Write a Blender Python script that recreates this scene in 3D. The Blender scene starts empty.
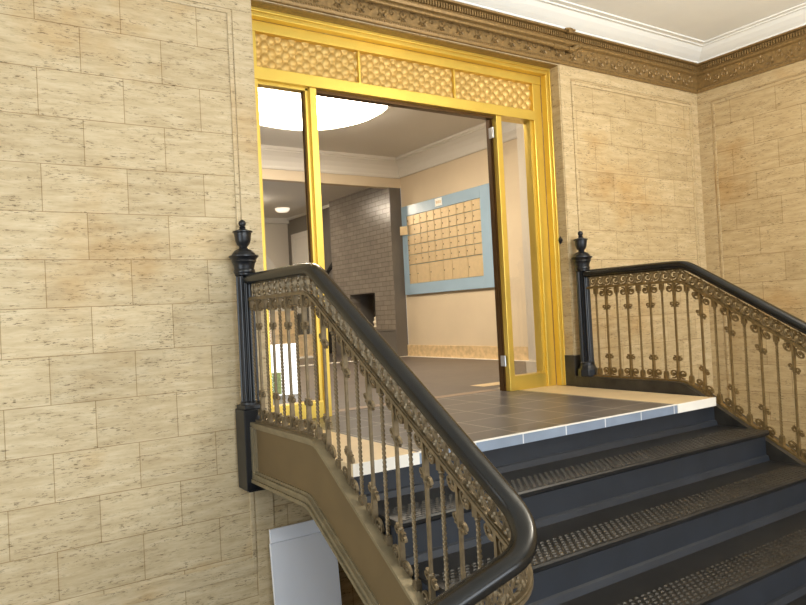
import bpy, bmesh, math, random
from mathutils import Vector, Matrix
random.seed(7)
COL = bpy.context.scene.collection
PI = math.pi
OFF = {}                                   # object name -> world offset of its local frame

# ------------------------------------------------------------------ materials
def new_mat(name):
    m = bpy.data.materials.new(name); m.use_nodes = True
    nt = m.node_tree; b = nt.nodes['Principled BSDF']
    return m, nt, b
def srgb(r, g, b):
    f = lambda c: ((c/255+.055)/1.055)**2.4 if c > 10 else c/255/12.92
    return (f(r), f(g), f(b), 1)
def plain(name, col, rough=.5, metal=0., var=.12, scale=12, bump=0., spec=.5, stretch=(1,1,1)):
    m, nt, b = new_mat(name); N = nt.nodes.new; L = nt.links.new
    tc = N('ShaderNodeTexCoord'); mp = N('ShaderNodeMapping'); mp.inputs['Scale'].default_value = stretch
    no = N('ShaderNodeTexNoise'); no.inputs['Scale'].default_value = scale; no.inputs['Detail'].default_value = 5
    L(tc.outputs['Object'], mp.inputs[0]); L(mp.outputs[0], no.inputs['Vector'])
    cr = N('ShaderNodeValToRGB')
    c = col
    cr.color_ramp.elements[0].position = .3; cr.color_ramp.elements[1].position = .7
    cr.color_ramp.elements[0].color = (c[0]*(1-var), c[1]*(1-var), c[2]*(1-var), 1)
    cr.color_ramp.elements[1].color = (min(1, c[0]*(1+var)), min(1, c[1]*(1+var)), min(1, c[2]*(1+var)), 1)
    L(no.outputs['Fac'], cr.inputs[0]); L(cr.outputs[0], b.inputs['Base Color'])
    b.inputs['Roughness'].default_value = rough; b.inputs['Metallic'].default_value = metal
    b.inputs['Specular IOR Level'].default_value = spec
    if bump:
        bu = N('ShaderNodeBump'); bu.inputs['Strength'].default_value = bump; bu.inputs['Distance'].default_value = .004
        L(no.outputs['Fac'], bu.inputs['Height']); L(bu.outputs[0], b.inputs['Normal'])
    return m
def emit(name, col, s):
    m, nt, b = new_mat(name)
    b.inputs['Base Color'].default_value = col
    b.inputs['Emission Color'].default_value = col; b.inputs['Emission Strength'].default_value = s
    return m

def travertine(name, axis='x', ox=0., bricks=True, tone=(1, 1, 1)):
    """ashlar courses of pitted travertine, in metres of wall length and height"""
    m, nt, b = new_mat(name); N = nt.nodes.new; L = nt.links.new
    tc = N('ShaderNodeTexCoord'); sp = N('ShaderNodeSeparateXYZ'); L(tc.outputs['Object'], sp.inputs[0])
    ax = N('ShaderNodeMath'); ax.operation = 'ADD'; ax.inputs[1].default_value = ox
    L(sp.outputs['X' if axis == 'x' else 'Y'], ax.inputs[0])
    az = N('ShaderNodeMath'); az.operation = 'ADD'; az.inputs[1].default_value = -1.783+5
    L(sp.outputs['Z'], az.inputs[0])
    cb = N('ShaderNodeCombineXYZ'); L(ax.outputs[0], cb.inputs[0]); L(az.outputs[0], cb.inputs[1])
    def noise(sx, sy, sc, det=6, rough=.6, w=0):
        mp = N('ShaderNodeMapping'); mp.inputs['Scale'].default_value = (sx, sy, 1); mp.inputs['Location'].default_value = (w, w*1.7, w)
        L(cb.outputs[0], mp.inputs[0])
        n = N('ShaderNodeTexNoise'); n.inputs['Scale'].default_value = sc; n.inputs['Detail'].default_value = det
        n.inputs['Roughness'].default_value = rough; L(mp.outputs[0], n.inputs['Vector']); return n
    def ramp(src, stops):
        r = N('ShaderNodeValToRGB'); e = r.color_ramp.elements
        e[0].position, e[0].color = stops[0]; e[1].position, e[1].color = stops[-1]
        for p_, c_ in stops[1:-1]:
            q = e.new(p_); q.color = c_
        L(src, r.inputs[0]); return r
    def mix(fac, a, c, mode='MIX', f=None):
        x = N('ShaderNodeMix'); x.data_type = 'RGBA'; x.blend_type = mode
        if fac is None: x.inputs['Factor'].default_value = f
        else: L(fac, x.inputs['Factor'])
        for s_, i_ in ((a, 6), (c, 7)):
            if isinstance(s_, tuple): x.inputs[i_].default_value = s_
            else: L(s_, x.inputs[i_])
        return x.outputs[2]
    T = lambda r, g, bb: tuple(v*t for v, t in zip(srgb(r, g, bb)[:3], tone)) + (1,)
    base = ramp(noise(1.6, 9, 3).outputs['Fac'], [(.25, T(180, 159, 123)), (.5, T(199, 180, 144)), (.75, T(213, 197, 164))]).outputs[0]
    fine = ramp(noise(5, 34, 3, 6, .75, 3).outputs['Fac'], [(.3, (.86, .84, .80, 1)), (.5, (1, 1, 1, 1)), (.8, (1.04, 1.035, 1.03, 1))]).outputs[0]
    c = mix(None, base, fine, 'MULTIPLY', 1.)
    h = None
    if bricks:
        br = N('ShaderNodeTexBrick'); L(cb.outputs[0], br.inputs['Vector'])
        br.offset = .5; br.inputs['Scale'].default_value = 1
        br.inputs['Brick Width'].default_value = .425; br.inputs['Row Height'].default_value = .25
        br.inputs['Mortar Size'].default_value = .0022; br.inputs['Mortar Smooth'].default_value = .3
        br.inputs['Color1'].default_value = (.91, .89, .85, 1); br.inputs['Color2'].default_value = (1.04, 1.035, 1.02, 1)
        br.inputs['Mortar'].default_value = (.55, .47, .35, 1); br.inputs['Bias'].default_value = .1
        # warp the joints a hair so the courses are not ruler straight
        c = mix(None, c, br.outputs['Color'], 'MULTIPLY', 1.)
        h = br.outputs['Fac']
    # orange-brown damp stains
    st = ramp(noise(1.0, 1.2, 1.3, 4, .6, 9).outputs['Fac'], [(.56, (0, 0, 0, 1)), (.74, (1, 1, 1, 1))]).outputs[0]
    c = mix(st, c, mix(None, c, (.86, .68, .44, 1), 'MULTIPLY', .7))
    # pits: stretched dark flecks, clustered
    pit = ramp(noise(11, 50, 2.2, 4, .75, 5).outputs['Fac'], [(.555, (0, 0, 0, 1)), (.60, (1, 1, 1, 1))]).outputs[0]
    clu = ramp(noise(1.4, 7, 3, 3, .5, 12).outputs['Fac'], [(.42, (0, 0, 0, 1)), (.58, (1, 1, 1, 1))]).outputs[0]
    pm = mix(None, pit, clu, 'MULTIPLY', 1.)
    dark = mix(None, c, (.36, .33, .29, 1), 'MULTIPLY', .95)
    c = mix(pm, c, dark)
    L(c, b.inputs['Base Color']); b.inputs['Roughness'].default_value = .62
    b.inputs['Specular IOR Level'].default_value = .3
    bu = N('ShaderNodeBump'); bu.invert = True; bu.inputs['Strength'].default_value = .35; bu.inputs['Distance'].default_value = .004
    if h is not None:
        mx = N('ShaderNodeMath'); mx.operation = 'MAXIMUM'; L(h, mx.inputs[0]); L(pm, mx.inputs[1]); L(mx.outputs[0], bu.inputs['Height'])
    else: L(pm, bu.inputs['Height'])
    L(bu.outputs[0], b.inputs['Normal'])
    return m

def brickish(name, c1, c2, mortar, bw, rh, ms, axis, ox=0., oy=0., off=.5, rough=.4, bump=.5, var=.15, spec=.5):
    """any regular course pattern; axis = which two object axes carry it"""
    m, nt, b = new_mat(name); N = nt.nodes.new; L = nt.links.new
    tc = N('ShaderNodeTexCoord'); sp = N('ShaderNodeSeparateXYZ'); L(tc.outputs['Object'], sp.inputs[0])
    cb = N('ShaderNodeCombineXYZ')
    for k, (a, o) in enumerate(zip(axis, (ox, oy))):
        ad = N('ShaderNodeMath'); ad.operation = 'ADD'; ad.inputs[1].default_value = o
        L(sp.outputs[a], ad.inputs[0]); L(ad.outputs[0], cb.inputs[k])
    br = N('ShaderNodeTexBrick'); L(cb.outputs[0], br.inputs['Vector']); br.offset = off
    br.inputs['Scale'].default_value = 1; br.inputs['Brick Width'].default_value = bw; br.inputs['Row Height'].default_value = rh
    br.inputs['Mortar Size'].default_value = ms; br.inputs['Mortar Smooth'].default_value = .2
    br.inputs['Color1'].default_value = c1; br.inputs['Color2'].default_value = c2; br.inputs['Mortar'].default_value = mortar
    no = N('ShaderNodeTexNoise'); no.inputs['Scale'].default_value = 9; no.inputs['Detail'].default_value = 6
    L(tc.outputs['Object'], no.inputs['Vector'])
    cr = N('ShaderNodeValToRGB'); cr.color_ramp.elements[0].position = .3; cr.color_ramp.elements[1].position = .7
    cr.color_ramp.elements[0].color = (1-var,)*3+(1,); cr.color_ramp.elements[1].color = (1+var,)*3+(1,)
    L(no.outputs['Fac'], cr.inputs[0])
    mx = N('ShaderNodeMix'); mx.data_type = 'RGBA'; mx.blend_type = 'MULTIPLY'; mx.inputs['Factor'].default_value = 1
    L(br.outputs['Color'], mx.inputs[6]); L(cr.outputs[0], mx.inputs[7]); L(mx.outputs[2], b.inputs['Base Color'])
    b.inputs['Roughness'].default_value = rough; b.inputs['Specular IOR Level'].default_value = spec
    bu = N('ShaderNodeBump'); bu.invert = True; bu.inputs['Strength'].default_value = bump; bu.inputs['Distance'].default_value = .004
    L(br.outputs['Fac'], bu.inputs['Height']); L(bu.outputs[0], b.inputs['Normal'])
    return m

M = {}
M['stoneX'] = travertine('travertine_front', 'x', .736+4.25)
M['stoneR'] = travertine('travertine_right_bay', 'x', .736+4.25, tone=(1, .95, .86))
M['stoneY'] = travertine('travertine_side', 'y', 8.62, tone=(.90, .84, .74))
M['stoneXp'] = travertine('travertine_border_front', 'x', 3.1, bricks=False)
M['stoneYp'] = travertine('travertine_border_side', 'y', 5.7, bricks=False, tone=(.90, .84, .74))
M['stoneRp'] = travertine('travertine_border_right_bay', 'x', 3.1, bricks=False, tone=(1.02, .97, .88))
M['brass'] = plain('gold_anodised_frame', srgb(226, 194, 92), .34, .7, .05, 4, 0, .5, (1, 1, .15))
M['brass_dark'] = plain('bronze_rebate', srgb(92, 66, 34), .4, .6, .15, 8)
M['gold_panel'] = plain('gold_hammered_panel', srgb(204, 168, 96), .46, .4, .08, 3)
M['bronze'] = plain('bronze_paint', srgb(136, 124, 98), .42, .45, .18, 14)
M['bronze_panel'] = plain('bronze_stringer_face', srgb(110, 92, 62), .5, .3, .08, 5)
M['pewter'] = plain('worn_bronze_ironwork', srgb(118, 103, 78), .45, .5, .25, 30, .2)
M['antique'] = plain('antique_gold_ironwork', srgb(128, 104, 64), .45, .5, .28, 30, .2)
M['black_iron'] = plain('black_painted_iron', srgb(20, 21, 24), .34, .0, .3, 16, .15)
M['handrail'] = plain('black_painted_handrail', srgb(19, 19, 18), .25, .0, .35, 5, .12)
M['cornice'] = plain('brown_gilded_cornice', srgb(140, 112, 68), .42, .3, .22, 40, .8)
M['white'] = plain('white_paint', srgb(248, 249, 245), .5, 0, .02, 4)
M['tread'] = plain('dark_rubber_tread', srgb(27, 26, 25), .42, 0, .4, 9, .15)
M['riser'] = plain('blue_black_riser', srgb(33, 37, 44), .5, 0, .18, 6, .1)
M['marble_dark'] = plain('dark_green_marble', srgb(48, 44, 38), .3, 0, .6, 9, 0)
M['tan_stone'] = plain('tan_stone_strip', srgb(214, 190, 150), .35, 0, .08, 4)
M['threshold'] = plain('brown_threshold_stone', srgb(140, 118, 98), .4, 0, .1, 5)
M['tan_marble'] = plain('mottled_tan_marble', srgb(208, 182, 140), .4, 0, .2, 16)
M['tile'] = brickish('grey_landing_tiles', srgb(76, 72, 72), srgb(86, 81, 80), srgb(158, 152, 144), .322, .33, .0045, 'XY', 10-1.47, 10-(-1.055)-.1, 0., .34, .3, .1)
M['tile_in'] = brickish('grey_lobby_tiles', srgb(84, 76, 72), srgb(92, 84, 78), srgb(100, 92, 86), .322, .33, .0025, 'XY', 10-1.47, 10.95, 0., .42, .2, .1)
M['edge_tile'] = brickish('blue_grey_nosing_tiles', srgb(126, 138, 156), srgb(134, 146, 162), srgb(222, 222, 222), .322, 2., .004, 'XZ', 10-1.47+.322, 1., 0., .4, .2, .1)
M['edge_white'] = plain('white_stone_edge', srgb(232, 226, 214), .4, 0, .04, 6)
M['paint_tan'] = plain('warm_tan_wall_paint', srgb(206, 190, 164), .75, 0, .04, 2)
M['paint_grey'] = plain('grey_wall_paint', srgb(204, 196, 182), .75, 0, .04, 2)
M['paint_dark'] = plain('dark_grey_wall_paint', srgb(102, 97, 91), .6, 0, .06, 2)
M['brick'] = brickish('grey_painted_brick', srgb(124, 116, 107), srgb(134, 126, 116), srgb(108, 101, 93), .21, .075, .006, 'YZ', 10, 10, .5, .26, .9, .08)
M['ceil_in'] = plain('lobby_ceiling_paint', srgb(214, 210, 202), .7, 0, .02, 1)
M['blue'] = plain('pale_blue_board', srgb(150, 176, 198), .25, 0, .05, 3)
M['mailbox'] = plain('champagne_mailbox_metal', srgb(218, 196, 156), .38, .35, .05, 20)
M['black'] = plain('matte_black', srgb(18, 18, 18), .5, 0, .1, 10)
M['steel'] = plain('brushed_steel', srgb(188, 188, 186), .35, .7, .08, 20)
M['board'] = plain('white_melamine', srgb(244, 246, 252), .22, 0, .02, 2)
M['floor_low'] = plain('lower_floor_stone', srgb(120, 112, 104), .45, 0, .15, 2)
M['leaf'] = plain('hedge_leaves', srgb(96, 140, 60), .6, 0, .4, 30)
M['poster_green'] = plain('printed_foliage', srgb(150, 172, 96), .5, 0, .45, 40)
M['panel_glow'] = emit('white_panel_added_glow', (1, 1, 1, 1), 1.1)  # emission added so the white panel reads as blown-out white, not a lamp
M['porcelain'] = plain('cream_porcelain', srgb(226, 214, 190), .3, 0, .1, 40)
M['lamp'] = emit('lit_lamp_glass', (1, .85, .65, 1), 27.0)
M['lamp_hall'] = emit('lit_hall_lamp_glass', (1, .85, .66, 1), 80.0)
M['lamp2'] = emit('dim_lamp_glass', (1, .88, .70, 1), 1.0)
gm, nt, b = new_mat('clear_glass'); M['glass'] = gm
b.inputs['Base Color'].default_value = (1, 1, 1, 1); b.inputs['Roughness'].default_value = 0.02
b.inputs['Transmission Weight'].default_value = 1; b.inputs['IOR'].default_value = 1.45

# ------------------------------------------------------------------ mesh helpers
class MB:
    def __init__(s): s.v = []; s.f = []; s.smooth = []
    def add(s, vs, fs, sm=False):
        n = len(s.v); s.v += [tuple(v) for v in vs]; s.f += [tuple(i+n for i in f) for f in fs]; s.smooth += [sm]*len(fs)
        return s
    def box(s, x0, x1, y0, y1, z0, z1):
        return s.add([(x0,y0,z0),(x1,y0,z0),(x1,y1,z0),(x0,y1,z0),(x0,y0,z1),(x1,y0,z1),(x1,y1,z1),(x0,y1,z1)],
                     [(0,3,2,1),(4,5,6,7),(0,1,5,4),(1,2,6,5),(2,3,7,6),(3,0,4,7)])
    def prism(s, pts, axis, a, b):
        """pts: outline in the two other axes (CCW), extruded from a to b along axis"""
        n = len(pts)
        def P(p, t): return {'x': (t, p[0], p[1]), 'y': (p[0], t, p[1]), 'z': (p[0], p[1], t)}[axis]
        vs = [P(p, a) for p in pts]+[P(p, b) for p in pts]
        fs = [tuple(range(n)), tuple(range(2*n-1, n-1, -1))]+[(i, i+n, (i+1) % n+n, (i+1) % n) for i in range(n)]
        return s.add(vs, fs)
    def lathe(s, prof, cx, cy, cz, n=24, flute=0, fl_depth=0.):
        vs = []; fs = []
        for r, z in prof:
            for k in range(n):
                a = 2*PI*k/n; rr = r
                vs.append((cx+rr*math.cos(a), cy+rr*math.sin(a), cz+z))
        for i in range(len(prof)-1):
            for k in range(n):
                fs.append((i*n+k, i*n+(k+1) % n, (i+1)*n+(k+1) % n, (i+1)*n+k))
        fs.append(tuple(range(n-1, -1, -1))); fs.append(tuple((len(prof)-1)*n+k for k in range(n)))
        return s.add(vs, fs, True)
    def sweep(s, path, sec, closed=False, sm=True, up=(0, 0, 1), twist=0.):
        """section (u sideways, w up) swept along a 3D path"""
        vs = []; fs = []; m = len(sec); n = len(path); up = Vector(up); d = 0
        for i, p in enumerate(path):
            p = Vector(p); a = Vector(path[max(0, i-1)]); c = Vector(path[min(n-1, i+1)])
            t = (c-a).normalized(); r = t.cross(up)
            if r.length < 1e-4: r = Vector((1, 0, 0))
            r.normalize(); u = r.cross(t).normalized()
            if i: d += (p-Vector(path[i-1])).length
            ct, st = math.cos(twist*d), math.sin(twist*d)
            for (x, y) in sec:
                X, Y = x*ct-y*st, x*st+y*ct
                vs.append(p+r*X+u*Y)
        for i in range(n-1):
            for k in range(m):
                fs.append((i*m+k, i*m+(k+1) % m, (i+1)*m+(k+1) % m, (i+1)*m+k))
        fs.append(tuple(range(m-1, -1, -1))); fs.append(tuple((n-1)*m+k for k in range(m)))
        return s.add(vs, fs, sm)
    def tube(s, path, r, n=5, up=(1, 0, 0)):
        return s.sweep(path, [(r*math.cos(2*PI*k/n), r*math.sin(2*PI*k/n)) for k in range(n)], up=up)
    def ball(s, c, r, n=8, sz=1.):
        prof = [(max(.0003, r*math.sin(PI*i/n)), -r*sz*math.cos(PI*i/n)) for i in range(n+1)]
        return s.lathe(prof, c[0], c[1], c[2], n+2)

def link(name, mb, mat, parent=None, bevel=0.):
    me = bpy.data.meshes.new(name)
    off = Vector(OFF.get(parent.name, (0, 0, 0))) if parent else Vector((0, 0, 0))
    me.from_pydata([tuple(Vector(v)-off) for v in mb.v], [], mb.f)
    for p, sflag in zip(me.polygons, mb.smooth): p.use_smooth = sflag
    me.materials.append(mat); me.update()
    bm = bmesh.new(); bm.from_mesh(me); bmesh.ops.recalc_face_normals(bm, faces=bm.faces); bm.to_mesh(me); bm.free()
    if any(mb.smooth):
        try: me.set_sharp_from_angle(angle=math.radians(40))
        except Exception: pass
    o = bpy.data.objects.new(name, me); COL.objects.link(o)
    if parent: o.parent = parent; OFF[o.name] = tuple(off)
    if bevel:
        md = o.modifiers.new('bevel', 'BEVEL'); md.width = bevel; md.segments = 2; md.limit_method = 'ANGLE'
    return o
def tag(o, label=None, cat=None, group=None, kind=None):
    if label: o['label'] = label
    if cat: o['category'] = cat
    if group: o['group'] = group
    if kind: o['kind'] = kind
    return o
def empty(name, loc, *a, **k):
    o = bpy.data.objects.new(name, None); COL.objects.link(o); o.location = loc; o.empty_display_size = .1
    OFF[o.name] = tuple(loc); return tag(o, *a, **k)
def struct(name, mb, mat, bevel=0.): return tag(link(name, mb, mat, None, bevel), kind='structure')
def box_mb(*a): return MB().box(*a)

H = 3.0            # vestibule ceiling
LOW = -.93         # lower landing
BASE = -2.4        # basement
XR = 4.803
# ------------------------------------------------------------------ vestibule shell
struct('wall_front', box_mb(-3.2, .235, 0, .3, BASE, H), M['stoneX'])
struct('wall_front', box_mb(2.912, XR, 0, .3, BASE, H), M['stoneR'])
struct('wall_front', box_mb(.235, 2.912, 0, .3, 2.64, H), M['stoneXp'])
struct('wall_front', box_mb(.235, 2.912, .0, .3, BASE, -.06), M['stoneX'])
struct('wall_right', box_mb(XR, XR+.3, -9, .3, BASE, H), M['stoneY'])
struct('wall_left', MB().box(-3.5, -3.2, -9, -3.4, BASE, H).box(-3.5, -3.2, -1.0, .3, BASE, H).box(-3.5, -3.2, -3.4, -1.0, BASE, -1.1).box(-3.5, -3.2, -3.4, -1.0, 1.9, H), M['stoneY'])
struct('window_2', MB().box(-3.4, -3.3, -3.4, -3.34, -1.1, 1.9).box(-3.4, -3.3, -1.06, -1.0, -1.1, 1.9).box(-3.4, -3.3, -3.34, -1.06, -1.1, -1.04).box(-3.4, -3.3, -3.34, -1.06, 1.84, 1.9).box(-3.4, -3.3, -2.23, -2.17, -1.04, 1.84), M['brass'])
bw = MB(); Wx0, Wx1, Wz0, Wz1 = -2.6, 1.6, -.3, 2.7
Dx0, Dx1 = 2.6, 4.5
bw.box(-3.5, Wx0, -9.3, -9, BASE, H).box(Wx0, Wx1, -9.3, -9, BASE, Wz0).box(Wx0, Wx1, -9.3, -9, Wz1, H)
bw.box(Wx1, Dx0, -9.3, -9, BASE, H).box(Dx0, Dx1, -9.3, -9, BASE, LOW).box(Dx0, Dx1, -9.3, -9, 1.5, H).box(Dx1, XR+.3, -9.3, -9, BASE, H)
struct('wall_back', bw, M['stoneX'])
wf = struct('window_1', MB().box(Wx0, Wx0+.06, -9.2, -9.1, Wz0, Wz1).box(Wx1-.06, Wx1, -9.2, -9.1, Wz0, Wz1).box(Wx0, Wx1, -9.2, -9.1, Wz0, Wz0+.06).box(Wx0, Wx1, -9.2, -9.1, Wz1-.06, Wz1).box(-.54, -.46, -9.2, -9.1, Wz0, Wz1), M['brass'])
struct('ceiling', box_mb(-3.5, XR+.3, -9.3, .3, H, H+.1), M['white'])
fl = MB().box(-3.2, .12, -9, -2.46, LOW-.12, LOW).box(.12, XR, -9, -2.606, LOW-.12, LOW)
struct('floor', fl, M['floor_low'])
struct('floor', box_mb(-3.2, XR, -9, 0, BASE-.1, BASE), M['floor_low'])
# stone border strips round the panels of coursed stone
def border(name, mb, mat): struct(name, mb, mat, .002)
b1 = MB().box(.12, .235, -.006, 0, BASE, 2.545).box(.088, .112, -.010, 0, -.80, 2.52).box(-3.2, .235, -.006, 0, 2.545, 2.66).box(-3.2, .112, -.010, 0, 2.515, 2.538)
b1.box(-3.2, .112, -.006, 0, -.83, -.74)
border('trim_1', b1, M['stoneXp'])
b2 = MB().box(2.912, 3.03, -.006, 0, .0, 2.545).box(3.04, 3.06, -.010, 0, .1, 2.50).box(2.912, XR-.006, -.006, 0, 2.545, 2.66).box(3.04, XR-.14, -.010, 0, 2.50, 2.52)
b2.box(4.66, 4.68, -.010, 0, BASE, 2.50).box(4.70, XR-.006, -.006, 0, BASE, 2.545)
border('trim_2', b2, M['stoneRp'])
b3 = MB().box(XR-.006, XR, -.14, 0, BASE, 2.545).box(XR-.010, XR, -.178, -.158, BASE, 2.50).box(XR-.006, XR, -9, 0, 2.545, 2.66).box(XR-.010, XR, -9, -.158, 2.50, 2.52)
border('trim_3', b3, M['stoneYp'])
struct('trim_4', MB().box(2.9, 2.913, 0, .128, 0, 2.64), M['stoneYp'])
struct('trim_4', MB().box(.234, .247, 0, .128, 0, 2.64), M['stoneXp'])
bs = MB().box(2.885, 2.9, -.012, .128, 0, .25).box(2.885, 2.975, -.022, -.007, 0, .25)
struct('baseboard_front', bs, M['marble_dark'], .003)

# carved cornice and white crown, two runs that meet at the corner
PROF = [(0,2.645),(.022,2.645),(.03,2.66),(.03,2.678),(.018,2.686),(.018,2.694),(.03,2.80),(.05,2.812),(.056,2.83),(.044,2.84),(.05,2.888),(.085,2.892),(.09,2.902),(0,2.902)]
CROWN = [(0,2.902),(.10,2.902),(.105,2.912),(.12,2.918),(.15,2.932),(.20,2.960),(.235,2.985),(.26,2.985),(.265,2.992),(.31,2.992),(.315,H),(0,H)]
def run_front(prof, x0):
    mb = MB(); n = len(prof)
    vs = [(x0, -d, z) for d, z in prof]+[(XR-d, -d, z) for d, z in prof]
    return mb.add(vs, [tuple(range(n)), tuple(range(2*n-1, n-1, -1))]+[(i, i+n, (i+1) % n+n, (i+1) % n) for i in range(n)])
def run_right(prof, y0):
    mb = MB(); n = len(prof)
    vs = [(XR-d, y0, z) for d, z in prof]+[(XR-d, -d, z) for d, z in prof]
    return mb.add(vs, [tuple(range(n)), tuple(range(2*n-1, n-1, -1))]+[(i, i+n, (i+1) % n+n, (i+1) % n) for i in range(n)])
cf = run_front(PROF, -.4); cr_ = run_right(PROF, -2.5)
def ornament_run(mb, axis, a, b_):
    def bx(t0, t1, d0, d1, z0, z1):
        if axis == 'x': mb.box(t0, t1, -d1, -d0, z0, z1)
        else: mb.box(XR-d1, XR-d0, t0, t1, z0, z1)
    def P(t, d, z): return (t, -d, z) if axis == 'x' else (XR-d, t, z)
    t = a
    while t < b_:                                    # egg-like dentils under the top fillet
        bx(t, t+.013, .044, .066, 2.846, 2.884); t += .024
    t = a
    while t < b_:                                    # beads along the foot
        c = P(t, .032, 2.669); r = .0075
        mb.ball(c, r, 4); t += .019
    t = a; k = 0
    while t < b_-.05:                                # running leaf scroll on the frieze
        s = 1 if k % 2 == 0 else -1
        pts = []
        for i in range(13):
            an = i/12*2.2*PI; rr = .034*(1-i/14)
            pts.append(P(t+.04+rr*math.cos(an), .027, 2.745+s*rr*math.sin(an)))
        mb.tube(pts, .006, 4)
        for q in range(3):
            a0 = PI*.5*s+q*.6-.6
            mb.tube([P(t+.04+.03*math.cos(a0), .026, 2.745+.034*math.sin(a0)), P(t+.04+.055*math.cos(a0), .03, 2.745+.052*math.sin(a0))], .006, 4)
        t += .085; k += 1
ornament_run(cf, 'x', -.3, XR-.1); ornament_run(cr_, 'y', -2.4, -.1)
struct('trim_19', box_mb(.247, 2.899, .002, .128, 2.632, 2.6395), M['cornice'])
struct('trim_5', cf, M['cornice']); struct('trim_6', cr_, M['cornice'])
struct('trim_7', run_front(CROWN, -3.2), M['white']); struct('trim_8', run_right(CROWN, -9), M['white'])

# conduit pipe clipped to the cornice
cp = empty('conduit_pipe', (2.0, -.06, 2.76), 'thin brown painted pipe running along the carved cornice above the doorway', 'pipe')
cy = -.075
link('pipe', MB().tube([(-.2, cy, 2.775), (1.0, cy, 2.768), (2.2, cy, 2.758), (2.96, cy, 2.752)], .014, 10, up=(0, 1, 0)), M['cornice'], cp)
link('coupling', MB().tube([(2.78, cy, 2.753), (2.86, cy, 2.753)], .02, 10, up=(0, 1, 0)), M['cornice'], cp)
link('elbow', MB().tube([(2.95, cy, 2.752), (3.0, cy, 2.75), (3.03, cy, 2.765), (3.05, cy+.01, 2.79), (3.10, cy+.02, 2.80)], .022, 10, up=(0, 1, 0)), M['cornice'], cp)
link('clip', MB().box(2.93, 2.97, -.115, -.085, 2.875, 2.905).tube([(2.90, -.105, 2.90), (2.95, -.11, 2.91), (3.01, -.105, 2.905)], .009, 6, up=(0, 1, 0)), M['cornice'], cp)

# ------------------------------------------------------------------ upper landing
struct('floor', box_mb(.46, 2.45, -1.248, .45, -.055, 0), M['tile'])
struct('floor', MB().box(.10, .46, -1.262, .10, -.055, 0).box(2.45, 2.862, -1.262, .13, -.055, 0).box(.31, .46, .10, .45, -.055, 0).box(2.45, 2.912, .13, .45, -.055, 0), M['tan_stone'])
struct('trim_9', box_mb(.46, 2.45, -1.264, -1.248, -.055, .0015), M['edge_tile'])
struct('trim_10', MB().box(.46, 2.45, -1.268, -1.258, -.004, .0035), M['edge_white'])
struct('trim_11', MB().box(.10, .4595, -1.268, -1.2625, -.055, .002).box(2.4505, 2.862, -1.268, -1.2625, -.055, .002), M['edge_white'])
struct('floor', MB().box(.46, 4.63, .45, 5.02, -.055, 0), M['tile_in'])
struct('trim_12', MB().box(.5, 2.35, .33, .43, -.01, .0015), M['threshold'])
struct('trim_13', MB().box(2.45, 4.6, .62, .80, -.01, .002), M['tan_stone'])

# ------------------------------------------------------------------ staircase
G, Rr = .34, .186
st = empty('staircase', (1.5, -1.9, LOW), 'dark staircase with studded treads leading up to the tiled landing', 'staircase')
SX0, SX1 = .115, 2.885
for n in range(1, 6):
    yb = -1.262-G*(n-1); zt = -Rr*(n-1)-(.055 if n == 1 else .035); zb = -Rr*n
    r = MB()
    r.prism([(yb+.03, zb), (yb+.005, zb), (yb+.013, zb+.028), (yb+.026, zb+.034), (yb+.026, zt), (yb+.06, zt), (yb+.06, zb)], 'x', SX0, SX1)
    link('riser', r, M['riser'], st)
    if n < 5:
        t = MB(); y1 = -1.262-G*n
        t.prism([(yb+.055, zb-.03), (y1+.012, zb-.034), (y1, zb-.024), (y1-.003, zb-.008), (y1+.004, zb), (yb+.055, zb)], 'x', SX0, SX1)
        rows = 7
        for k in range(rows):                        # raised studs of the worn anti-slip band
            yy = y1+.028+k*.026; x = SX0+.06+(.019 if k % 2 else 0)
            while x < SX1-.06:
                t.add([(x-.011, yy-.007, zb), (x+.011, yy-.007, zb), (x+.011, yy+.007, zb), (x-.011, yy+.007, zb), (x-.006, yy, zb+.0045), (x+.006, yy, zb+.0045)],
                      [(0, 1, 5, 4), (2, 3, 4, 5), (1, 2, 5), (3, 0, 4)])
                x += .038
        t.box(SX0, SX1, y1+.006, y1+.012, zb, zb+.002)
        link('tread', t, M['tread'], st)
# closed left end of the flight
ep = [(-.01, -.06), (-.01, -.24), (-1.15, -.24), (-2.60, -1.05), (-2.60, -.95)]
for n in range(5, 1, -1):
    yn = -1.262-G*(n-1); ep += [(yn+.03, -Rr*n+.005), (yn+.03, -Rr*(n-1)-.03)]
ep += [(-1.232, -Rr+.005), (-1.232, -.06)]
link('end_panel', MB().prism(ep, 'x', .1125, .1145), M['riser'], st)
# sloped underside
so = MB().prism([(-.004, -.07), (-.004, -.26), (-.85, -.26), (-2.60, -1.09), (-2.60, -1.0), (-1.19, -.235), (-1.17, -.07)], 'x', .12, 2.88)
link('soffit', so, M['paint_dark'], st)

def bendline(yb, z0, slope, rad=.09):
    """height of a rail that is level by the newel and then falls towards -y"""
    def f(y):
        t = (yb-y)/rad
        return z0-slope*rad*(math.log1p(math.exp(t*2.2))/2.2 if t < 25 else t)
    return f
RB = bendline(-1.0, 0., .575, .05); LB = bendline(-.92, 0., .65, .05)
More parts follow.
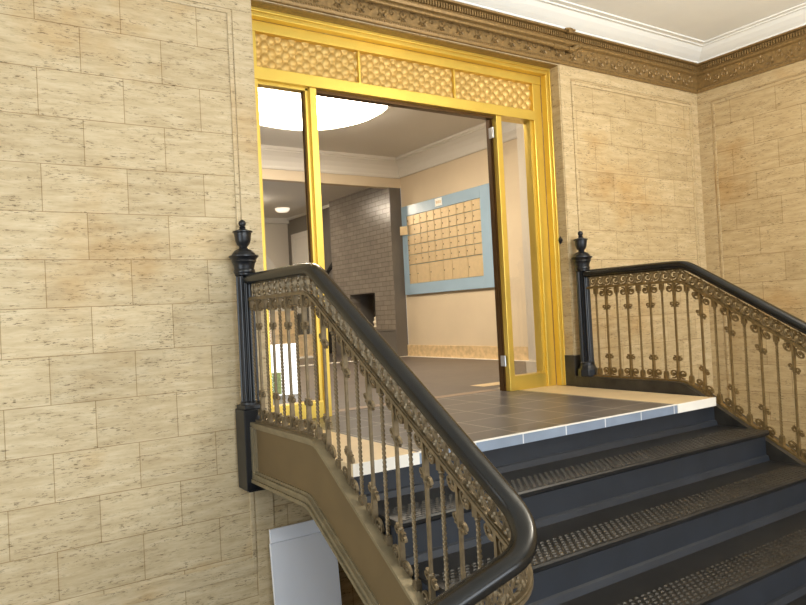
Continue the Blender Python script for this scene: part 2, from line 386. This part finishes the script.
# right stringer: dark marble curb
ys = [-.02-i*.04 for i in range(68)]
def band(y_list, ftop, fbot, x0, x1):
    mb = MB()
    for a, c in zip(y_list[:-1], y_list[1:]):
        vs = [(x0,a,ftop(a)),(x0,c,ftop(c)),(x0,c,fbot(c)),(x0,a,fbot(a)),(x1,a,ftop(a)),(x1,c,ftop(c)),(x1,c,fbot(c)),(x1,a,fbot(a))]
        mb.add(vs, [(0,1,2,3),(7,6,5,4),(0,4,5,1),(3,2,6,7)])
    a, c = y_list[0], y_list[-1]
    mb.add([(x0,a,ftop(a)),(x1,a,ftop(a)),(x1,a,fbot(a)),(x0,a,fbot(a))], [(0,1,2,3)])
    mb.add([(x0,c,ftop(c)),(x1,c,ftop(c)),(x1,c,fbot(c)),(x0,c,fbot(c))], [(3,2,1,0)])
    return mb
link('stringer', band(ys, lambda y: .082+RB(y), lambda y: -.40+RB(y), 2.887, 3.02), M['marble_dark'], st)

# ------------------------------------------------------------------ railings
HR = []                                              # handrail section, rounded top
for k in range(18):
    a = 2*PI*k/18; c, s = math.cos(a), math.sin(a)
    HR.append((.041*math.copysign(abs(c)**.8, c), .032*math.copysign(abs(s)**.9, s)))
def bar_sec(w, h): return [(-w/2, -h/2), (w/2, -h/2), (w/2, h/2), (-w/2, h/2)]

def newel(parent, x, y, low, boxbase):
    if boxbase:
        m = MB().box(x-.07, x+.07, y-.07, y+.07, low, .155).box(x-.062, x+.062, y-.062, y+.062, .155, .18).box(x-.055, x+.055, y-.055, y+.055, low-.012, low)
    else:
        m = MB().lathe([(.078, .08), (.08, .10), (.08, .14), (.066, .155), (.06, .175)], x, y, 0, 8)
    nb = link('newel_base', m, M['black_iron'], parent, .004)
    z0, z1 = .172, .955
    n = 64; vs = []; fs = []; zs = [z0, z0+.02, z0+.03, .5, z1-.03, z1-.02, z1]
    for i, z in enumerate(zs):
        fl_ = 0 if i in (0, 1, 5, 6) else .012
        for k in range(n):
            a = 2*PI*k/n; r = (.058 if i in (0, 1) else .056 if i in (5, 6) else .054-.003*(z-z0)) - fl_*(0.5-.5*math.cos(a*14))
            vs.append((x+r*math.cos(a), y+r*math.sin(a), z))
    for i in range(len(zs)-1):
        for k in range(n): fs.append((i*n+k, i*n+(k+1) % n, (i+1)*n+(k+1) % n, (i+1)*n+k))
    link('newel_post', MB().add(vs, fs), M['black_iron'], parent)
    cap = [(.056, .94), (.062, .948), (.062, .962), (.057, .968), (.060, .985), (.064, 1.0), (.072, 1.012), (.070, 1.018), (.074, 1.028), (.086, 1.040), (.086, 1.046), (.070, 1.050), (.064, 1.062), (.050, 1.078), (.030, 1.086), (.022, 1.095)]
    link('newel_cap', MB().lathe(cap, x, y, 0, 28), M['black_iron'], parent)
    urn = [(.022, 1.09), (.024, 1.10), (.036, 1.112), (.045, 1.135), (.048, 1.165), (.050, 1.178), (.058, 1.184), (.058, 1.19), (.04, 1.196), (.022, 1.202), (.016, 1.209), (.02, 1.214), (.014, 1.219),
           (.019, 1.225), (.0225, 1.236), (.019, 1.248), (.008, 1.257)]
    link('finial', MB().lathe(urn, x, y, 0, 24), M['black_iron'], parent)

def spiral(mb, cs, ch, r0, turns, sgn_s, sgn_h, fn, x, rt, start=-PI/2, n=16):
    pts = []
    for i in range(n+1):
        t = i/n; an = start+t*turns*2*PI; rr = r0*(1-.72*t)
        pts.append(fn(cs+sgn_s*rr*math.cos(an), ch+sgn_h*rr*math.sin(an), x))
    mb.sweep(pts, bar_sec(rt*1.6, .013), up=(1, 0, 0), sm=False)

def make_ornament(slope, up):
    """volutes and a curled crown on a short shaft, in the plane of the railing; s along -y, sheared by the slope"""
    mb = MB(); sg = 1 if up else -1
    def fn(s, h, x): return (x, -s, sg*h-slope*s)
    for ss in (1, -1):
        spiral(mb, ss*.040, .039, .032, 1.35, -ss, 1, fn, 0, .0055, start=-PI/2-.3)
        spiral(mb, ss*.024, .150, .019, 1.15, -ss, -1, fn, 0, .0048, start=-PI/2-.2, n=10)
        mb.ball(fn(ss*.040, .039, 0), .009, 6)
    pts = [fn(0, .0, 0), fn(0, .04, 0), fn(0, .09, 0), fn(0, .165, 0)]
    w = [.015, .013, .012, .010]
    for (p, q, ww) in zip(pts[:-1], pts[1:], w): mb.sweep([p, q], bar_sec(ww*1.9, .014), up=(0, 1, 0), sm=False)
    mb.ball(fn(0, .168, 0), .012, 6, .8)
    return mb
def make_twisted(height):
    mb = MB(); n = int(height/.007)
    mb.sweep([(0, 0, .03+i*(height-.06)/n) for i in range(n+1)], [(.009,0),(.0035,.0035),(0,.009),(-.0035,.0035),(-.009,0),(-.0035,-.0035),(0,-.009),(.0035,-.0035)], up=(1, 0, 0), twist=2*PI/.075, sm=False)
    mb.box(-.014, .014, -.014, .014, -.012, .045).box(-.012, .012, -.012, .012, .045, .055)
    mb.box(-.014, .014, -.014, .014, height-.045, height+.012).ball((0, 0, height-.052), .013, 6, .7)
    return mb
def make_plain(height):
    mb = MB(); mb.box(-.0062, .0062, -.0062, .0062, -.01, height+.01)
    return mb

def frieze(path, h0, h1, fat=.007):
    """pierced running scroll between the cap bar and the handrail; path = list of 3D points of h=0 datum"""
    mb = MB(); P = [Vector(p) for p in path]; L = [0]
    for a, c in zip(P[:-1], P[1:]): L.append(L[-1]+(c-a).length)
    def at(s):
        s = max(0, min(L[-1]-1e-6, s))
        for i in range(len(L)-1):
            if L[i+1] >= s: return P[i].lerp(P[i+1], (s-L[i])/(L[i+1]-L[i]))
        return P[-1]
    hc = (h0+h1)/2; R_ = (h1-h0)/2; k = 0; s = .06
    def fn(ss, h, x):
        q = at(ss); return (q.x, q.y, q.z+h)
    while s < L[-1]-.03:
        sg = 1 if k % 2 == 0 else -1
        pts = []
        for i in range(19):
            t = i/18; an = -PI*.5+t*3.2*PI; rr = R_*.95*(1-.8*t)
            pts.append(fn(s+rr*math.cos(an), hc+sg*rr*math.sin(an), 0))
        mb.tube(pts, fat, 4)
        mb.ball(fn(s, hc, 0), .009, 5)
        # connecting stem and leaves
        mb.tube([fn(s+.01, hc-sg*R_*.9, 0), fn(s+.035, hc-sg*R_*.35, 0), fn(s+.05, hc+sg*R_*.3, 0), fn(s+.066, hc+sg*R_*.9, 0)], .0055, 4)
        for q in (-1, 1):
            mb.tube([fn(s+.036, hc, 0), fn(s+.036+q*.012, hc+q*R_*.5, 0), fn(s+.036+q*.02, hc+q*R_*.85, 0)], .006, 4)
            mb.ball(fn(s+.036, hc+q*R_*.72, 0), .009, 4)
            if fat > .006: mb.ball(fn(s+.036+q*.012, hc-q*R_*.35, 0), .010, 4)
            mb.tube([fn(s+q*.03, hc-q*R_*.9, 0), fn(s+q*.022, hc, 0), fn(s+q*.03, hc+q*R_*.9, 0)], .005, 4)
        s += .074; k += 1
    # bead row under the handrail
    s = .02
    while s < L[-1]:
        mb.ball(fn(s, h1-.006, 0), .0055, 4); s += .02
    return mb

def railing(name, label, x, BF, y0, y1, metal, yb_first, lefty):
    root = empty(name, (x, -.1, -.3 if lefty else .08), label, 'railing')
    ys_ = []
    y = y0
    while y > y1-1e-6: ys_.append(y); y -= .03
    path = [(x, y, BF(y)) for y in ys_]
    bal_end = y1
    if lefty:                                         # the rail turns the corner to run along the lower landing
        R0 = .15; zl = path[-1][2]; yc = path[-1][1]
        for i in range(1, 11):
            a = PI/2*i/10; sl = (.65+(.26-.65)*i/10)*R0*(PI/2)/10
            zl -= sl
            path.append((x-R0+R0*math.cos(a), yc-R0*math.sin(a), zl))
        for i in range(1, 40): path.append((x-R0-.03*i, yc-R0, zl-.26*.03*i))
    def slope_at(i):
        a, c = path[max(0, i-1)], path[min(len(path)-1, i+1)]
        return (c[2]-a[2])/max(1e-6, math.hypot(c[0]-a[0], c[1]-a[1]))
    # heights above the cap bar are measured square to the slope
    up = lambda h: [(p[0], p[1], p[2]+(h if h < .8 else .79+(h-.79)*(1+slope_at(i)**2)**.55)) for i, p in enumerate(path)]
    link('handrail', MB().sweep(up(.906), HR), M['handrail'], root)
    link('frieze', frieze(up(0), .797, .880 if not lefty else .893, .0062 if lefty else .007), metal, root)
    link('cap_bar', MB().sweep(up(.788), bar_sec(.042, .012), sm=False).sweep(up(.797), bar_sec(.028, .008), sm=False), metal, root)
    link('bottom_bar', MB().sweep(up(.088), bar_sec(.036, .014), sm=False), metal, root)
    tw0 = pl0 = None; oc = {}
    hgt = .688
    def put(src_mb_fn, nm, key, loc, rz=0.):
        if key not in oc:
            mb = src_mb_fn(); sv = OFF.get(root.name); OFF[root.name] = (0, 0, 0)
            o = link(nm, mb, metal, root); OFF[root.name] = sv; oc[key] = o
        else:
            o = oc[key].copy(); COL.objects.link(o); o.parent = root
        o.location = Vector(loc)-Vector(OFF[root.name]); o.rotation_euler = (0, 0, rz); return o
    def station(y, kind):
        zb = BF(y)+.095; sl = (BF(y+.02)-BF(y-.02))/.04
        if kind == 't': put(lambda: make_twisted(hgt), 'twisted_baluster', 't', (x, y, zb))
        else:
            put(lambda: make_plain(hgt), 'plain_baluster', 'p', (x, y, zb))
            full = .65 if lefty else .575; sk = round(sl/full, 1)*full
            put(lambda: make_ornament(sk, True), 'scroll_ornament', ('u', sk), (x, y, zb))
            put(lambda: make_ornament(sk, False), 'scroll_ornament', ('d', sk), (x, y, zb+hgt))
    y = yb_first; kind = 't'
    while y > bal_end-.05:
        station(y, kind); y -= .099 if lefty else .1015
        kind = 'p' if kind == 't' else 't'
    if lefty:
        # balusters on the lower landing run
        k = 0; xx = x-.15-.06; yc = path[-1][1]; ze = path[-1][2]; xe = path[-1][0]
        while xx > -1.0:
            zb = ze+.095+.26*(xx-xe)
            if k % 2 == 0: put(lambda: make_twisted(hgt), 'twisted_baluster', 't', (xx, yc, zb))
            else:
                put(lambda: make_plain(hgt), 'plain_baluster', 'p', (xx, yc, zb))
                put(lambda: make_ornament(0, True), 'scroll_ornament', ('u', 0.), (xx, yc, zb), PI/2)
                put(lambda: make_ornament(0, False), 'scroll_ornament', ('d', 0.), (xx, yc, zb+hgt), PI/2)
            xx -= .1; k += 1
    return root, path

rr, _ = railing('stair_railing', 'ornate antique gold railing with black handrail in front of the right wall', 2.95, RB, -.14, -2.72, M['antique'], -.225, False)
newel(rr, 2.948, -.1, .08, False)
link('newel_plinth', MB().box(2.885, 3.03, -.18, -.025, 0, .083), M['marble_dark'], rr, .003)
rl, lpath = railing('stair_railing', 'ornate bronze railing with thick black handrail that curves left at its lower end', .10, LB, -.14, -2.30, M['pewter'], -.149, True)
newel(rl, .085, -.1, -.305, True)
# bronze stringer panel on the open side of the left flight
ly = [-.172-i*.03 for i in range(72)]
LBb = bendline(-.89, 0., .575, .03)
tp = bendline(-.965, 0., .64, .03)
bt = lambda y: LBb(y)
link('stringer_face', band(ly, lambda y: .075+tp(y), lambda y: -.25+bt(y), .068, .11), M['bronze_panel'], rl)
sm_ = MB()
for lo, hi, xx in ((.066, .084, .048), (.050, .068, .058)):
    sm_b = band(ly, lambda y: hi+tp(y), lambda y: lo+tp(y), xx, .1); sm_.add(sm_b.v, sm_b.f)
link('top_moulding', sm_, M['bronze'], rl)
sm_ = MB()
for lo, hi, xx in ((-.258, -.238, .040), (-.238, -.222, .050), (-.222, -.206, .045), (-.206, -.192, .060)):
    sm_b = band(ly, lambda y: hi+bt(y), lambda y: lo+bt(y), xx, .1); sm_.add(sm_b.v, sm_b.f)
link('bottom_moulding', sm_, M['bronze'], rl)
link('end_moulding', MB().box(.046, .1, -.190, -.172, -.24, .06).box(.052, .1, -.202, -.190, -.21, .05).box(.06, .1, -.214, -.202, -.20, .045), M['bronze'], rl)
# face of the lower landing under the turned railing
c0 = lpath[-1]
cm = MB(); pts_ = [p for p in lpath if p[1] < -2.29]
cm.sweep([(p[0], p[1], p[2]-.10) for p in pts_], bar_sec(.03, .34), sm=False)
link('stringer_face', cm, M['bronze_panel'], rl)

# ------------------------------------------------------------------ brass doorway
dr = empty('door_1', (1.57, .17, 0), kind='structure')
dr['label'] = 'gold metal doorway with hammered transom and glass sidelights'
fr = MB().box(.247, 2.899, .10, .16, 2.585, 2.638).box(2.855, 2.899, .10, .16, 0, 2.585).box(.247, .285, .10, .16, 0, 2.585)
fr.box(.247, 2.899, .085, .10, 2.612, 2.638).box(2.882, 2.899, .085, .10, 0, 2.612)
link('outer_casing', fr, M['brass'], dr, .004)
fr = MB().box(.285, 2.855, .16, .30, 2.515, 2.585).box(2.765, 2.855, .165, .30, 0, 2.515).box(.285, .338, .165, .30, 0, 2.515)
link('inner_frame', fr, M['brass'], dr, .004)
link('transom_bar', MB().box(.31, 2.765, .155, .295, 2.205, 2.285), M['brass'], dr, .003)
link('door_stop', MB().box(.755, 2.346, .20, .26, 2.185, 2.205), M['brass_dark'], dr)
link('mullion', MB().box(.705, .755, .17, .29, 0, 2.205), M['brass'], dr, .003)
link('mullion', MB().box(2.350, 2.405, .17, .222, 0, 2.205), M['brass'], dr, .003)
link('hinge_jamb', MB().box(2.343, 2.40, .223, .29, 0, 2.203).box(2.335, 2.343, .24, .26, 0, 2.2), M['brass_dark'], dr)
link('glazing_stop', MB().box(.680, .705, .19, .26, .11, 2.20).box(.31, .70, .19, .26, 2.185, 2.2045), M['brass'], dr)
link('glazing_gasket', MB().box(.672, .680, .215, .24, .11, 2.185), M['brass_dark'], dr)
link('kick_rail', MB().box(.31, .705, .18, .27, 0, .11), M['brass'], dr, .003)
link('kick_rail', MB().box(2.405, 2.765, .18, .27, 0, .115), M['brass'], dr, .003)
link('glass_pane', MB().box(.338, .672, .226, .232, .11, 2.185), M['glass'], dr)
link('glass_pane', MB().box(2.405, 2.765, .226, .232, .115, 2.205), M['glass'], dr)
link('glazing_stop', MB().box(2.735, 2.765, .19, .225, .115, 2.205), M['brass'], dr)
link('closer_bracket', MB().lathe([(.018, 0), (.02, .01), (.02, .03), (.012, .035)], 2.43, .25, 2.05, 12), M['steel'], dr)
for z in (2.03, .20):
    link('hinge', MB().box(2.328, 2.342, .205, .245, z, z+.085).tube([(2.334, .20, z), (2.334, .20, z+.085)], .008, 8), M['steel'], dr)
def bubble(x0, x1, z0, z1, y):
    mb = MB(); st_ = .0085; nx = max(2, int((x1-x0)/st_)); nz = max(2, int((z1-z0)/st_)); px, pz = .100, .0405
    vs = []
    for j in range(nz+1):
        for i in range(nx+1):
            X = x0+(x1-x0)*i/nx; Z = z0+(z1-z0)*j/nz; best = 9
            r0 = round((Z-z0)/pz*1.0)
            for rj in (r0-1, r0, r0+1):
                cz = z0+rj*pz; ofs = px/2 if rj % 2 else 0
                cx = x0+round((X-x0-ofs)/px)*px+ofs
                d = math.hypot(X-cx, Z-cz)
                best = min(best, d)
            h = max(0, 1-(best/.031)**2)**.5
            vs.append((X, y-.014*h, Z))
    fs = [(j*(nx+1)+i, j*(nx+1)+i+1, (j+1)*(nx+1)+i+1, (j+1)*(nx+1)+i) for j in range(nz) for i in range(nx)]
    n0 = len(vs)
    mb.add(vs, fs, True); mb.box(x0, x1, y+.004, y+.012, z0, z1)
    return mb
for (x0, x1) in ((.31, 1.10), (1.115, 1.945), (1.96, 2.765)):
    link('transom_panel', bubble(x0, x1, 2.285, 2.515, .21), M['gold_panel'], dr)
link('transom_divider', MB().box(1.10, 1.115, .18, .22, 2.285, 2.515), M['brass'], dr)
link('transom_divider', MB().box(1.945, 1.96, .18, .22, 2.285, 2.515), M['brass'], dr)
cat = MB().add([(2.899, .045, 1.20), (2.899, .075, 1.165), (2.899, .105, 1.20), (2.899, .075, 1.235), (2.885, .06, 1.20), (2.885, .075, 1.183), (2.885, .09, 1.20), (2.885, .075, 1.217)],
               [(0, 1, 5, 4), (1, 2, 6, 5), (2, 3, 7, 6), (3, 0, 4, 7), (4, 5, 6, 7), (3, 2, 1, 0)])
tag(link('door_catch', cat, M['black_iron']), 'small black diamond shaped iron plate on the stone reveal right of the doorway', 'wall plate')

# ------------------------------------------------------------------ lobby beyond the door
IC = 3.02; BY = 4.98; HC = 2.70; HX = 4.42; HY = 9.13
struct('wall_interior_right', box_mb(4.63, 4.8, .3, BY, 0, IC+.1), M['paint_tan'])
struct('wall_interior_return', box_mb(3.52, 4.63, .3, 1.18, 0, IC), M['paint_grey'])
struct('wall_interior_left', box_mb(-2.2, -2.0, .3, HY+.2, 0, IC+.1), M['paint_grey'])
struct('ceiling', box_mb(-2.2, 4.8, .3, BY+.12, IC, IC+.1), M['ceil_in'])
struct('wall_interior_beam', box_mb(-2.0, 4.63, BY, BY+.12, 2.60, IC), M['paint_tan'])
struct('ceiling', box_mb(-2.2, 4.95, BY+.12, HY+.2, HC, HC+.1), M['ceil_in'])
struct('floor', MB().box(-2.0, .46, .3, 5.02, -.055, 0).box(-2.0, 4.9, 5.02, HY, -.055, 0), M['tile_in'])
struct('wall_interior_hall', box_mb(4.60, 4.9, 6.96, HY, 0, HC), M['paint_dark'])
struct('wall_interior_end', box_mb(-2.0, 4.9, HY, HY+.2, 0, HC), M['paint_grey'])
struct('baseboard_right', MB().box(4.61, 4.63, 1.18, BY-.002, 0, .175), M['tan_marble'], .002)
struct('baseboard_return', MB().box(3.50, 4.61, 1.18, 1.20, 0, .12).box(3.5, 3.52, .3, 1.18, 0, .12), M['paint_grey'])
struct('trim_14', MB().box(4.56, 4.61, 1.2, BY, 0, .006).box(-1.9, 4.56, BY-.06, BY+.02, 0, .006), M['edge_white'])
ICR = [(0, 2.755), (.02, 2.755), (.03, 2.775), (.035, 2.80), (.06, 2.86), (.10, 2.92), (.15, 2.965), (.17, 2.97), (.175, 2.985), (.20, 2.99), (.20, IC), (0, IC)]
n = len(ICR)
m1 = MB().add([(4.63-d, 1.18, z) for d, z in ICR]+[(4.63-d, BY-d, z) for d, z in ICR], [tuple(range(n)), tuple(range(2*n-1, n-1, -1))]+[(i, i+n, (i+1) % n+n, (i+1) % n) for i in range(n)])
m2 = MB().add([(-2.0, BY-d, z-.01 if z < IC else z) for d, z in ICR]+[(4.63-d, BY-d, z-.01 if z < IC else z) for d, z in ICR], [tuple(range(n)), tuple(range(2*n-1, n-1, -1))]+[(i, i+n, (i+1) % n+n, (i+1) % n) for i in range(n)])
struct('trim_15', m1, M['ceil_in']); struct('trim_16', m2, M['ceil_in'])

# chimney breast with square niche
ch = empty('chimney_breast', (4.5, 5.96, 0), 'grey painted brick chimney breast with a square niche near the floor', 'chimney breast')
ny0, ny1, nz0, nz1 = 5.56, 6.36, .465, 1.015
cb_ = MB().box(HX, 4.62, BY+.005, ny0, 0, HC-.002).box(HX, 4.62, ny1, 6.95, 0, HC-.002).box(HX, 4.62, ny0, ny1, nz1, HC-.002).box(HX, 4.62, ny0, ny1, 0, nz0)
link('brickwork', cb_, M['brick'], ch)
link('end_face', box_mb(HX+.001, 4.628, BY, BY+.005, 0, 2.60), M['paint_dark'], ch)
link('niche_lining', MB().box(4.62, 4.88, ny0-.02, ny0, nz0, nz1).box(4.62, 4.88, ny1, ny1+.02, nz0, nz1).box(4.86, 4.88, ny0, ny1, nz0, nz1).box(4.62, 4.88, ny0-.02, ny1+.02, nz1, nz1+.02).box(4.62, 4.88, ny0-.02, ny1+.02, nz0-.02, nz0), M['paint_dark'], ch)
link('ledge', MB().box(HX-.02, HX, 4.99, 6.9, .40, .412).box(HX-.012, HX, 4.985, 6.9, .0, .40), M['paint_dark'], ch, .002)
fg = MB().lathe([(.032, 0), (.034, .01), (.022, .03), (.03, .06), (.034, .085), (.018, .11), (.024, .13), (.02, .155), (.004, .17)], 4.46, 5.64, nz0, 14)
fg.ball((4.45, 5.665, nz0+.08), .022, 7).ball((4.455, 5.612, nz0+.06), .02, 7)
tag(link('figurine', fg, M['porcelain']), 'small cream porcelain figurine standing in the niche of the grey chimney', 'figurine')

# mailbox unit
mu = empty('mailbox_unit', (4.62, 3.93, .94), 'wall of cream metal mailboxes set in a pale blue board', 'mailboxes')
bf = MB(); X0, X1 = 4.585, 4.628
bf.box(X0, X1, 2.83, 3.06, .94, 2.29).box(X0, X1, 4.80, 4.93, .94, 2.29).box(X0, X1, 3.06, 4.80, 2.135, 2.29).box(X0, X1, 3.06, 4.80, .94, 1.10).box(X0+.028, X1, 3.06, 4.80, 1.10, 2.135)
link('blue_board', bf, M['blue'], mu, .003)
def mdoor(y0, y1, z0, z1, keyf=.16):
    g = .0045
    d = link('mailbox_door', MB().box(4.592, 4.612, y0+g, y1-g, z0+g, z1-g), M['mailbox'], mu, .002)
    yk = y1-(y1-y0)*keyf; zk = (z0+z1)/2
    link('lock', MB().box(4.588, 4.592, yk-.007, yk+.007, zk-.008, zk+.008), M['black'], d)
rh = (2.135-1.39)/5; cw = (4.80-3.06)/10
for r in range(5):
    for c in range(10):
        if r == 1 and c == 0: continue
        z1 = 2.135-r*rh; y1 = 4.80-c*cw
        mdoor(y1-cw, y1, z1-rh, z1)
for a, c in ((4.80, 4.60), (4.60, 4.27), (4.27, 3.93), (3.93, 3.73), (3.73, 3.38), (3.38, 3.06)): mdoor(c, a, 1.10, 1.388, .1)
od = MB().add([(4.59, 4.795, 1.855), (4.53, 4.90, 1.855), (4.53, 4.90, 1.985), (4.59, 4.795, 1.985), (4.59, 4.785, 1.855), (4.522, 4.892, 1.855), (4.522, 4.892, 1.985), (4.59, 4.785, 1.985)],
              [(0, 1, 2, 3), (7, 6, 5, 4), (0, 4, 5, 1), (2, 6, 7, 3), (1, 5, 6, 2), (0, 3, 7, 4)])
o = link('mailbox_door', od, M['mailbox'], mu); o['label'] = 'mailbox door hanging open'
link('open_compartment', box_mb(4.605, 4.612, 4.63, 4.79, 1.845, 1.985), M['mailbox'], mu)
sg = empty('notice_card', (4.58, 3.96, 2.16), 'small white card fixed to the top edge of the pale blue board', 'sign')
link('card', box_mb(4.576, 4.584, 3.875, 4.04, 2.165, 2.275), M['white'], sg)
tx = MB()
for k, (a, c) in enumerate(((3.90, 3.915), (3.93, 3.95), (3.962, 3.978), (3.99, 4.01))): tx.box(4.5745, 4.576, a, c, 2.20, 2.24)
link('lettering', tx, M['tan_marble'], sg)

# ceiling lamps
cl = empty('ceiling_light', (2.1, 2.95, IC), 'large round glowing ceiling light seen through the doorway', 'ceiling light')
LR = .88
link('diffuser', MB().lathe([(.02, -.16), (LR*.4, -.15), (LR*.7, -.115), (LR*.9, -.06), (LR, -.002)], 2.1, 2.95, IC, 48), M['lamp'], cl)
link('rim', MB().lathe([(LR+.03, 0), (LR+.03, -.014), (LR+.002, -.014), (LR+.002, 0)], 2.1, 2.95, IC, 48), M['ceil_in'], cl)
tag(link('ceiling_light', MB().lathe([(.02, -.07), (.08, -.062), (.12, -.035), (.135, 0)], 3.95, 7.9, HC, 24), M['lamp2']), 'small round white dome light on the hall ceiling behind the left glass', 'ceiling light')

tag(link('ceiling_light', MB().lathe([(.02, -.09), (.14, -.08), (.2, -.05), (.22, 0)], 2.9, 7.2, HC, 24), M['lamp_hall']), 'warm round ceiling light of the hall glowing behind the left door jamb', 'ceiling light')
# hall beyond: arch, door casing, stair newel, counter
ar = MB()
for i in range(14):
    a0 = PI*.02+i*(PI*.5)/14; a1 = a0+(PI*.5)/14
    cx_, cz_ = 3.1, 1.0; r0, r1 = 1.22, 1.38
    P_ = lambda r, a, y: (cx_+r*math.cos(a), y, cz_+r*math.sin(a))
    ar.add([P_(r0,a0,HY-.05),P_(r1,a0,HY-.05),P_(r1,a1,HY-.05),P_(r0,a1,HY-.05),P_(r0,a0,HY),P_(r1,a0,HY),P_(r1,a1,HY),P_(r0,a1,HY)],
           [(0,1,2,3),(7,6,5,4),(0,3,7,4),(1,5,6,2)])
ar.box(4.32, 4.48, HY-.05, HY, 0, 1.1)
struct('trim_17', ar, M['ceil_in'])
struct('trim_18', MB().box(-2, 4.6, HY-.08, HY, HC-.10, HC).box(4.56, 4.6, 6.96, HY-.08, HC-.04, HC), M['ceil_in'])
struct('door_2', MB().box(4.56, 4.6, 8.05, 8.15, 0, 2.35).box(4.56, 4.6, 8.80, 8.90, 0, 2.35).box(4.56, 4.6, 8.15, 8.80, 2.25, 2.35).box(4.58, 4.6, 8.15, 8.80, 0, 2.25), M['ceil_in'])
bn = MB().lathe([(.035, 0), (.035, 1.35), (.05, 1.36), (.05, 1.44), (.03, 1.46), (.018, 1.50), (.032, 1.53), (.04, 1.57), (.03, 1.61), (.006, 1.63)], 4.13, 7.45, 0, 14)
hs = empty('hall_stair_railing', (4.3, 7.3, 0), 'dark stair rail and newel against the dark grey hall wall', 'railing')
link('newel_post', bn, M['black'], hs)
link('stair_skirt', MB().prism([(7.40, 0), (7.40, .95), (6.96, 1.35), (6.96, 0)], 'x', 4.50, 4.598), M['black'], hs)
link('handrail', MB().sweep([(4.13, 7.45, 1.30), (4.45, 7.35, 1.36), (4.55, 7.0, 1.72)], bar_sec(.05, .05)), M['black'], hs)
ct = empty('stone_counter', (3.3, 6.8, 0), 'stepped tan marble counter in the hall behind the left sidelight', 'counter')
link('low_block', MB().box(3.56, 3.85, 6.67, 7.1, .02, .38).box(3.54, 3.87, 6.65, 7.12, .34, .39), M['tan_marble'], ct, .004)
link('high_block', MB().box(2.6, 3.56, 6.67, 7.1, .02, .80).box(2.58, 3.56, 6.65, 7.12, .40, .43), M['tan_marble'], ct, .004)
link('plinth', MB().box(2.6, 3.85, 6.64, 7.1, 0, .03), M['edge_white'], ct)
for k, (a, c, h, lb) in enumerate(((3.585, 3.68, .34, 'black box on the low end of the tan marble counter, nearer the raised block'), (3.71, 3.82, .36, 'black box at the outer right end of the tan marble counter'))):
    tag(link('box', MB().box(a, c, 6.75, 6.95, .391, .391+h), M['black'], None, .006), lb, 'box')
# white panel standing behind the left glass, its glow added for brightness
wb = empty('white_panel', (1.07, 1.62, 0), 'upright white panel with added glow and a green picture, standing behind the left glass pane', 'board')
link('panel', MB().box(.915, 1.185, 1.62, 1.635, .005, .45), M['panel_glow'], wb, .002)
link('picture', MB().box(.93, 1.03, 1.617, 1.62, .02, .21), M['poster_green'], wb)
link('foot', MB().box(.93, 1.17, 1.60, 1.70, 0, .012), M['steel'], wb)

# ------------------------------------------------------------------ boards leaning below the stair
def slab(name, x0, x1, zt, yt, yb, th, lab, xk=None):
    mb = MB(); zb = BASE+.002
    vs = [(x0, yb, zb), (x1, yb, zb), (x1, yt, zt), (x0, yt, zt)]
    vs += [(a, y+th, z) for a, y, z in vs]
    mb.add(vs, [(0, 1, 2, 3), (7, 6, 5, 4), (0, 4, 5, 1), (2, 6, 7, 3), (1, 5, 6, 2), (0, 3, 7, 4)])
    return tag(link(name, mb, M['board'], None, .0015), lab, 'board', )
slab('white_board', .178, .60, -.580, -.07, -.20, .016, 'white board leaning on the stone wall below the stairs, the taller one behind')
slab('white_board', .165, .595, -.655, -.10, -.26, .018, 'white board leaning in front of another under the stairs, the lower front one')

# ------------------------------------------------------------------ lights
def area(name, loc, rot, sx, sy, power, col):
    l = bpy.data.lights.new(name, 'AREA'); l.shape = 'RECTANGLE'; l.size = sx; l.size_y = sy; l.energy = power; l.color = col
    o = bpy.data.objects.new(name, l); COL.objects.link(o); o.location = loc; o.rotation_euler = rot; return o
area('window_daylight', (-.5, -9.35, 1.2), (PI/2, 0, 0), 4.0, 2.9, 400, (.84, .92, 1.0))
area('side_window_daylight', (-3.55, -2.2, .4), (PI/2, 0, -PI/2), 2.3, 2.9, 85, (.80, .90, 1.0))
area('entrance_daylight', (3.5, -9.35, .3), (PI/2, 0, 0), 1.8, 2.3, 90, (.86, .93, 1.0))
l = bpy.data.lights.new('vestibule_lamp', 'POINT'); l.energy = 115; l.color = (1, .91, .76); l.shadow_soft_size = .16
o = bpy.data.objects.new('vestibule_lamp', l); COL.objects.link(o); o.location = (2.75, -2.6, 2.25)
w = bpy.data.worlds.new('World'); bpy.context.scene.world = w; w.use_nodes = True
bg = w.node_tree.nodes['Background']; bg.inputs[0].default_value = (.80, .90, 1, 1); bg.inputs[1].default_value = 1.0

# ------------------------------------------------------------------ camera
cam = bpy.data.cameras.new('camera'); co = bpy.data.objects.new('camera', cam); COL.objects.link(co)
yaw, pit, rol, f = math.radians(33.646), math.radians(.877), math.radians(-2.915), 702.356
F = Vector((math.sin(yaw)*math.cos(pit), math.cos(yaw)*math.cos(pit), math.sin(pit)))
R0 = Vector((math.cos(yaw), -math.sin(yaw), 0)); U0 = R0.cross(F)
R = R0*math.cos(rol)+U0*math.sin(rol); U = -R0*math.sin(rol)+U0*math.cos(rol)
co.matrix_world = Matrix(((R.x, U.x, -F.x, -1.4257), (R.y, U.y, -F.y, -4.0262), (R.z, U.z, -F.z, .6634), (0, 0, 0, 1)))
cam.sensor_fit = 'HORIZONTAL'; cam.sensor_width = 36; cam.lens = f/806*36; cam.clip_start = .05
sc = bpy.context.scene; sc.camera = co
sc.view_settings.view_transform = 'Standard'; sc.view_settings.look = 'None'; sc.view_settings.gamma = 1
sc.view_settings.use_curve_mapping = False; sc.view_settings.exposure = 0.07
